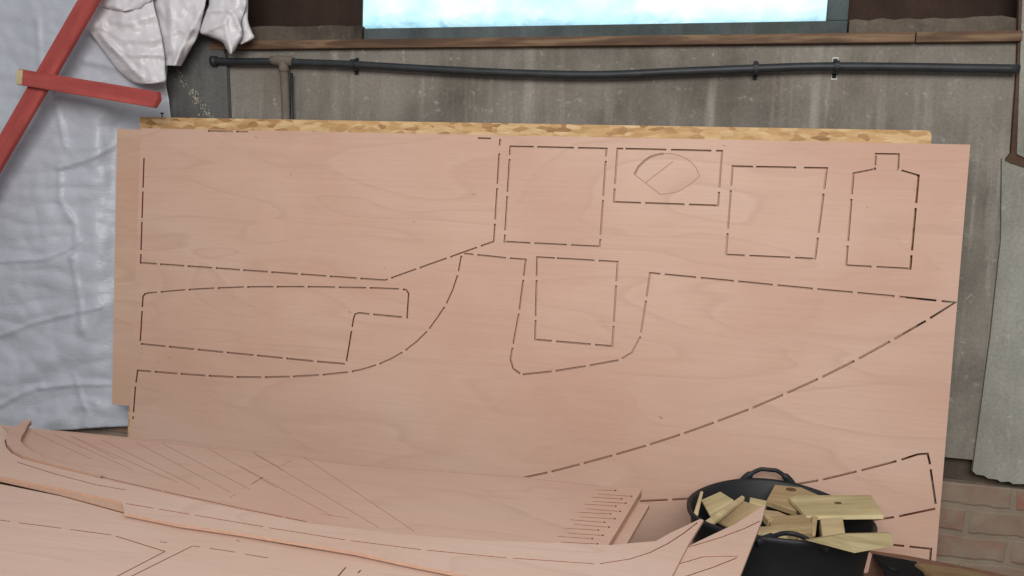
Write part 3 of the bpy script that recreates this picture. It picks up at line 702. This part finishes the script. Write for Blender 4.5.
bm.faces.new((up_[0], up_[1], up_[4])); bm.faces.new((up_[1], up_[2], up_[3], up_[4])); bm.faces.new((lo_[4], lo_[1], lo_[0])); bm.faces.new((lo_[4], lo_[3], lo_[2], lo_[1]))
for i in range(5): bm.faces.new((up_[i], lo_[i], lo_[(i+1) % 5], up_[(i+1) % 5]))
cc = (A+B+C_+D_+E_)/5
for v in bm.verts: v.co -= cc
o = from_bm('timber_offcut', bm, PINE_G); o.location = cc
tag(o, 'thick greenish plank end jutting over the right front rim', 'offcut', 'timber offcuts in the black tub')
offcut([(820, 518.5, ty-.02), (842.5, 517, ty-.01), (845.5, 535, ty-.06), (823, 538, ty-.08)], 0, .03, PINE, 'upright square block under the wide greenish plank', edge=PINE_END)
offcut([(813, 515, ty-.02), (818, 516, ty-.02), (815.5, 536, ty-.07), (809, 536, ty-.07)], 0, .03, PINE_D, 'narrow upright block left of the square block in the tub')
offcut([(768, 516, ty-.0), (812, 514, ty+.01), (812, 532, ty-.08), (772, 534, ty-.09)], 0, .02, PINE_D, 'brown flat offcut low in the middle of the tub')
offcut([(756, 527, ty-.06), (788, 526, ty-.06), (787.5, 532, ty-.09), (757, 531, ty-.09)], 0, .03, PINE, 'pale block behind the front handle of the tub', edge=PINE_END)
offcut([(797.5, 526, ty-.06), (800, 527.5, ty-.06), (803, 538, ty-.10), (800, 538, ty-.10)], 0, .012, PINE, 'small splinter standing beside the front handle')
# coarse blocks filling the tub below
random.seed(11)
for i, (dx, dy, zz, rz, s) in enumerate([(-.055, .02, .065, 1.5, (.16, .08, .09)), (.055, -.02, .065, 1.6, (.15, .09, .09)), (0, .01, .165, .1, (.2, .10, .09)), (.06, .01, .255, 1.5, (.17, .09, .08)), (-.06, -.01, .255, 1.45, (.17, .09, .08))]):
    bm = bmesh.new(); bm_box(bm, (0, 0, 0), s, 0, .003)
    o = from_bm('timber_offcut', bm, PINE_D); o.location = (TC.x+dx, TC.y+dy, zz); o.rotation_euler = (0, 0, rz)
    tag(o, 'timber block buried deep in the tub beneath the other offcuts', 'offcut', 'buried blocks in the black tub')

# ================================================================== LOOSE TIMBER AT LOWER RIGHT
def plank(name, pxs, drop, mat, label):
    P = [on_y(*p) for p in pxs]; c = sum(P, Vector())/len(P)
    bm = bmesh.new(); bm_prism(bm, [p-c for p in P], Vector(drop), 0)
    bmesh.ops.recalc_face_normals(bm, faces=bm.faces); bmesh.ops.bevel(bm, geom=list(bm.edges), offset=.003, segments=2, affect='EDGES')
    o = from_bm(name, bm, mat); o.location = c; return tag(o, label, 'timber')

plank('timber_plank', [(864, 549, -.05), (905, 554.5, -.05), (960, 565, -.05), (1030, 579, -.05), (1030, 585, -.075), (958, 571, -.075), (903, 560, -.075), (864, 554, -.075)], (0, .0, -.16), REDTIMBER, 'reddish brown plank on edge against the foot of the leaning plywood sheet')
plank('timber_plank', [(914, 562.5, -.10), (960, 568, -.10), (1000, 577, -.10), (1000, 600, -.20), (950, 590, -.20)], (0, 0, -.12), YELLOWTIMBER, 'yellowish brown timber lying in front of the reddish plank at lower right')
plank('plywood_scrap', [(865, 553, -.14), (872.5, 554, -.14), (868, 574, -.15), (859, 573, -.15)], (.0, .012, 0), PLY_D, 'narrow pale upright plywood scrap standing just right of the tub')
# crumpled black sheet added to stand in for the shadow in the gap
bm = bmesh.new(); NG = 14
g = [[None]*(NG+1) for _ in range(NG+1)]
for i in range(NG+1):
    for j in range(NG+1):
        u, v = i/NG, j/NG
        px = 872+u*44+v*18; py = 553.5+u*8+v*28
        g[i][j] = bm.verts.new(on_y(px, py, -.088-.10*v+.012*noise.noise((u*5, v*5, 3))))
for i in range(NG):
    for j in range(NG): bm.faces.new((g[i][j], g[i+1][j], g[i+1][j+1], g[i][j+1]))
bmesh.ops.solidify(bm, geom=list(bm.faces), thickness=.003)
shade_sheet = from_bm('gap_shade_sheet', bm, RUBBER, None, None, True)
tag(shade_sheet, 'crumpled black sheet added to darken the shadowed gap between the tub and the timber planks', 'plastic')

# ================================================================== WHITE PLASTIC SHEETING
def crease_profile(px, py, creases):
    h = 0
    for pts, amp, wd, side in creases:
        best = 1e9; sgn = 1
        for a, b in zip(pts, pts[1:]):
            ax, ay = a; bx, by = b; dx, dy = bx-ax, by-ay; LL = dx*dx+dy*dy
            t = max(0, min(1, ((px-ax)*dx+(py-ay)*dy)/LL)); qx, qy = ax+dx*t, ay+dy*t
            d = math.hypot(px-qx, py-qy)
            if d < best: best = d; sgn = 1 if (dx*(py-ay)-dy*(px-ax)) > 0 else -1
        d = best*sgn
        if side: h += amp*(1/(1+math.exp(-max(-30, min(30, d/wd))))) * math.exp(-abs(d)/(wd*14))
        else: h += amp*math.exp(-(best/wd)**2)
    return h
CRE = [([(-5, 262), (20, 260), (42, 259)], .0074, 1.6, 0), ([(60, 170), (60, 200), (75, 225), (76, 250), (72, 258)], .0062, 3, 0), ([(72, 258), (80, 300), (82, 330)], .0074, 3, 0),
       ([(58, 168), (85, 160), (112, 148), (120, 140)], .0074, 2.2, 0), ([(45, 258), (68, 250), (80, 240)], .0062, 2, 0), ([(0, 336), (30, 324), (60, 316), (100, 307)], .0062, 2, 0),
       ([(0, 405), (25, 392), (42, 386)], .0074, 2.5, 0), ([(40, 388), (75, 384), (115, 384)], .0087, 2.0, 0), ([(80, 395), (88, 415), (85, 425)], .0050, 3, 0), ([(75, 375), (82, 398), (96, 402)], .0062, 3, 0),
       ([(120, 60), (60, 260), (20, 300), (-10, 320)], .05, 22, 1), ([(38, 20), (40, 60), (55, 100), (65, 145)], .0074, 3, 0), ([(62, 92), (82, 85), (105, 80)], .0062, 3, 0), ([(85, 60), (110, 65), (140, 72), (160, 84)], .0087, 4, 0),
       ([(0, 395), (60, 350), (110, 300)], .0112, 12, 0), ([(20, 440), (80, 405), (115, 410)], .0087, 7, 0)]
tarp = bpy.data.objects.new('plastic_sheeting', None); COL.objects.link(tarp); tarp.location = on_y(80, 250, YW-.06)
tag(tarp, 'white plastic sheeting draped over the wall left of the plywood, bunched at top right', 'plastic sheet')
tinv = Matrix.Translation(-tarp.location)
def film(name, fn, nu, nv, mat, thick=.0012):
    bm = bmesh.new(); g = [[bm.verts.new(tinv @ fn(i/nu, j/nv)) for i in range(nu+1)] for j in range(nv+1)]
    for j in range(nv):
        for i in range(nu): bm.faces.new((g[j][i], g[j][i+1], g[j+1][i+1], g[j+1][i]))
    o = from_bm(name, bm, mat, tarp, None, True)
    s = o.modifiers.new('thickness', 'SOLIDIFY'); s.thickness = thick; s.offset = 0
    return o
def lerp_poly(pts, t):
    """pts: list of (v, x) sorted by v"""
    for (a, xa), (b, xb) in zip(pts, pts[1:]):
        if t <= b: return xa+(xb-xa)*(t-a)/(b-a)
    return pts[-1][1]
REDGE = [(-60, 176), (60, 168), (85, 166), (100, 169), (118, 171), (160, 170), (300, 168), (440, 168)]
def main_film(u, v):
    py = -60+(489-2.5*math.sin(u*9))*v
    x1 = lerp_poly(REDGE, py); px = -120+(x1+120)*u
    y = YW-.05-.018*noise.noise((px*.011, py*.009, 2))-.008*noise.noise((px*.035, py*.03, 7))-.003*noise.noise((px*.1, py*.09, 1))-.010*abs(noise.noise((px*.016+py*.012, py*.05-px*.01, 3)))-.006*abs(noise.noise((px*.05, py*.03, 13)))
    y -= crease_profile(px, py, CRE)
    # pushed back behind the leaning sheets
    k = max(0, min(1, (px-92)/34))*max(0, min(1, (py-86)/40)); k = k*k*(3-2*k)
    y = y*(1-k)+(YW-.022-.006*noise.noise((px*.05, py*.03, 5)))*k
    return on_y(px, py, y)
film('draped_film', main_film, 150, 250, PLASTIC)
def flap(left, right, y0, depth, bulge, seed, cre=()):
    nleft = smooth_path([(x, y, 0) for x, y in left], 6); nright = smooth_path([(x, y, 0) for x, y in right], 6)
    def fn(u, v):
        def at(P):
            f = v*(len(P)-1); i = min(len(P)-2, int(f)); return P[i].lerp(P[i+1], f-i)
        a = at(nleft); b = at(nright)
        px, py = a.x+(b.x-a.x)*u, a.y+(b.y-a.y)*u
        e = (math.sin(math.pi*u)**.6)*(math.sin(math.pi*min(1, .5+.5*(1-v)))**.5 if v > 0 else 1)
        y = y0-depth-bulge*max(0, e)-.010*noise.noise((px*.06, py*.06, seed))-.006*noise.noise((px*.16, py*.12, seed+3))-crease_profile(px, py, cre)
        return on_y(px, py, y)
    return fn
film('folded_flap', flap([(150, -40), (152, 0), (158, 30), (163, 64), (164, 65)], [(212, -40), (206, 0), (199, 33), (190, 50), (181, 66)], YW-.06, .03, .03, 4, [([(205, 5), (185, 40), (175, 64)], .012, 3, 0), ([(170, 0), (172, 50)], .01, 4, 0), ([(160, 35), (195, 28)], .008, 3, 0)]), 40, 48, PLASTIC_W)
film('folded_flap', flap([(60, -40), (92, 6), (84, 24), (90, 33), (104, 52), (118, 70), (132, 81), (140, 84)], [(152, -40), (153, 0), (159, 25), (163, 45), (165, 62), (166, 72), (166, 81), (160, 83)], YW-.06, .055, .035, 9, [([(95, 25), (125, 40), (165, 38)], .010, 4, 0), ([(100, 34), (120, 54), (166, 55)], .012, 3, 0), ([(96, 20), (130, 22), (158, 14)], .01, 5, 0), ([(104, 40), (140, 76)], .010, 3, 0)]), 46, 60, PLASTIC_W)
film('folded_flap', flap([(86, -40), (88, -12), (92, 0), (100, 6), (112, 9), (122, 11)], [(166, -40), (160, -12), (152, 0), (146, 4), (138, 9), (126, 11)], YW-.06, .065, .03, 14), 30, 36, PLASTIC_W)
film('folded_flap', flap([(206, -40), (209, 0), (206, 12), (201, 26), (200, 33), (208, 36), (222, 42), (227, 50), (230, 54)], [(243, -40), (247, 0), (244, 14), (241, 22), (242, 30), (242, 36), (238, 44), (235, 50), (231.5, 54)], YW-.055, .03, .035, 21, [([(208, 10), (232, 10), (241, 30)], .012, 3, 0), ([(226, 20), (228, 40), (231, 53)], .010, 3, 0), ([(203, 32), (222, 24), (230, 12)], .008, 3, 0)]), 36, 50, PLASTIC_W)
film('folded_flap', flap([(232, -40), (238, 0), (238, 14), (239, 26), (239, 40), (239, 44)], [(246, -40), (248, 0), (248, 20), (252, 32), (254, 38), (243, 44)], YW-.05, .012, .018, 27), 22, 40, PLASTIC_W)

# ================================================================== RED BATTENS OVER THE SHEETING
def batten(a, b, wa, ya, yb, t, label, cut=0.0):
    A = on_y(*a, ya); B = on_y(*b, yb); d = (B-A); L = d.length; x = d.normalized()
    n = Vector((0, -1, 0)); n = (n-x*n.dot(x)).normalized(); s = n.cross(x)
    c = (A+B)/2; mw = Matrix(((x.x, s.x, n.x, c.x), (x.y, s.y, n.y, c.y), (x.z, s.z, n.z, c.z), (0, 0, 0, 1)))
    bm = bmesh.new(); w2 = wa/2
    bm_prism(bm, [Vector(p) for p in ((-L/2, -w2, 0), (L/2-cut, -w2, 0), (L/2, w2*.1, 0), (L/2-cut*.55, w2, 0), (-L/2, w2, 0))], Vector((0, 0, -t)))
    bmesh.ops.recalc_face_normals(bm, faces=bm.faces)
    if cut:      # sawn on a slant: the left end's cut face looks outward
        for v in bm.verts:
            if v.co.x < -L/2+1e-5 and v.co.z > -t/2: v.co.x += .045
        bm.normal_update()
    for f in bm.faces:
        if f.normal.x < -.3: f.material_index = 1
    bmesh.ops.bevel(bm, geom=list(bm.edges), offset=.002, segments=2, affect='EDGES')
    o = from_bm('timber_batten', bm, [RED, PINE_END], None, mw); tag(o, label, 'batten', 'red battens over the plastic'); return o
batten((-46, 230), (100, -22), .063, YW-.20, YW-.20, .016, 'long red painted batten running diagonally down the white plastic sheeting')
batten((11, 75.5), (158, 100), .050, YW-.222, YW-.222, .02, 'short red painted batten crossing over the diagonal one, with a pale sawn left end', .014)
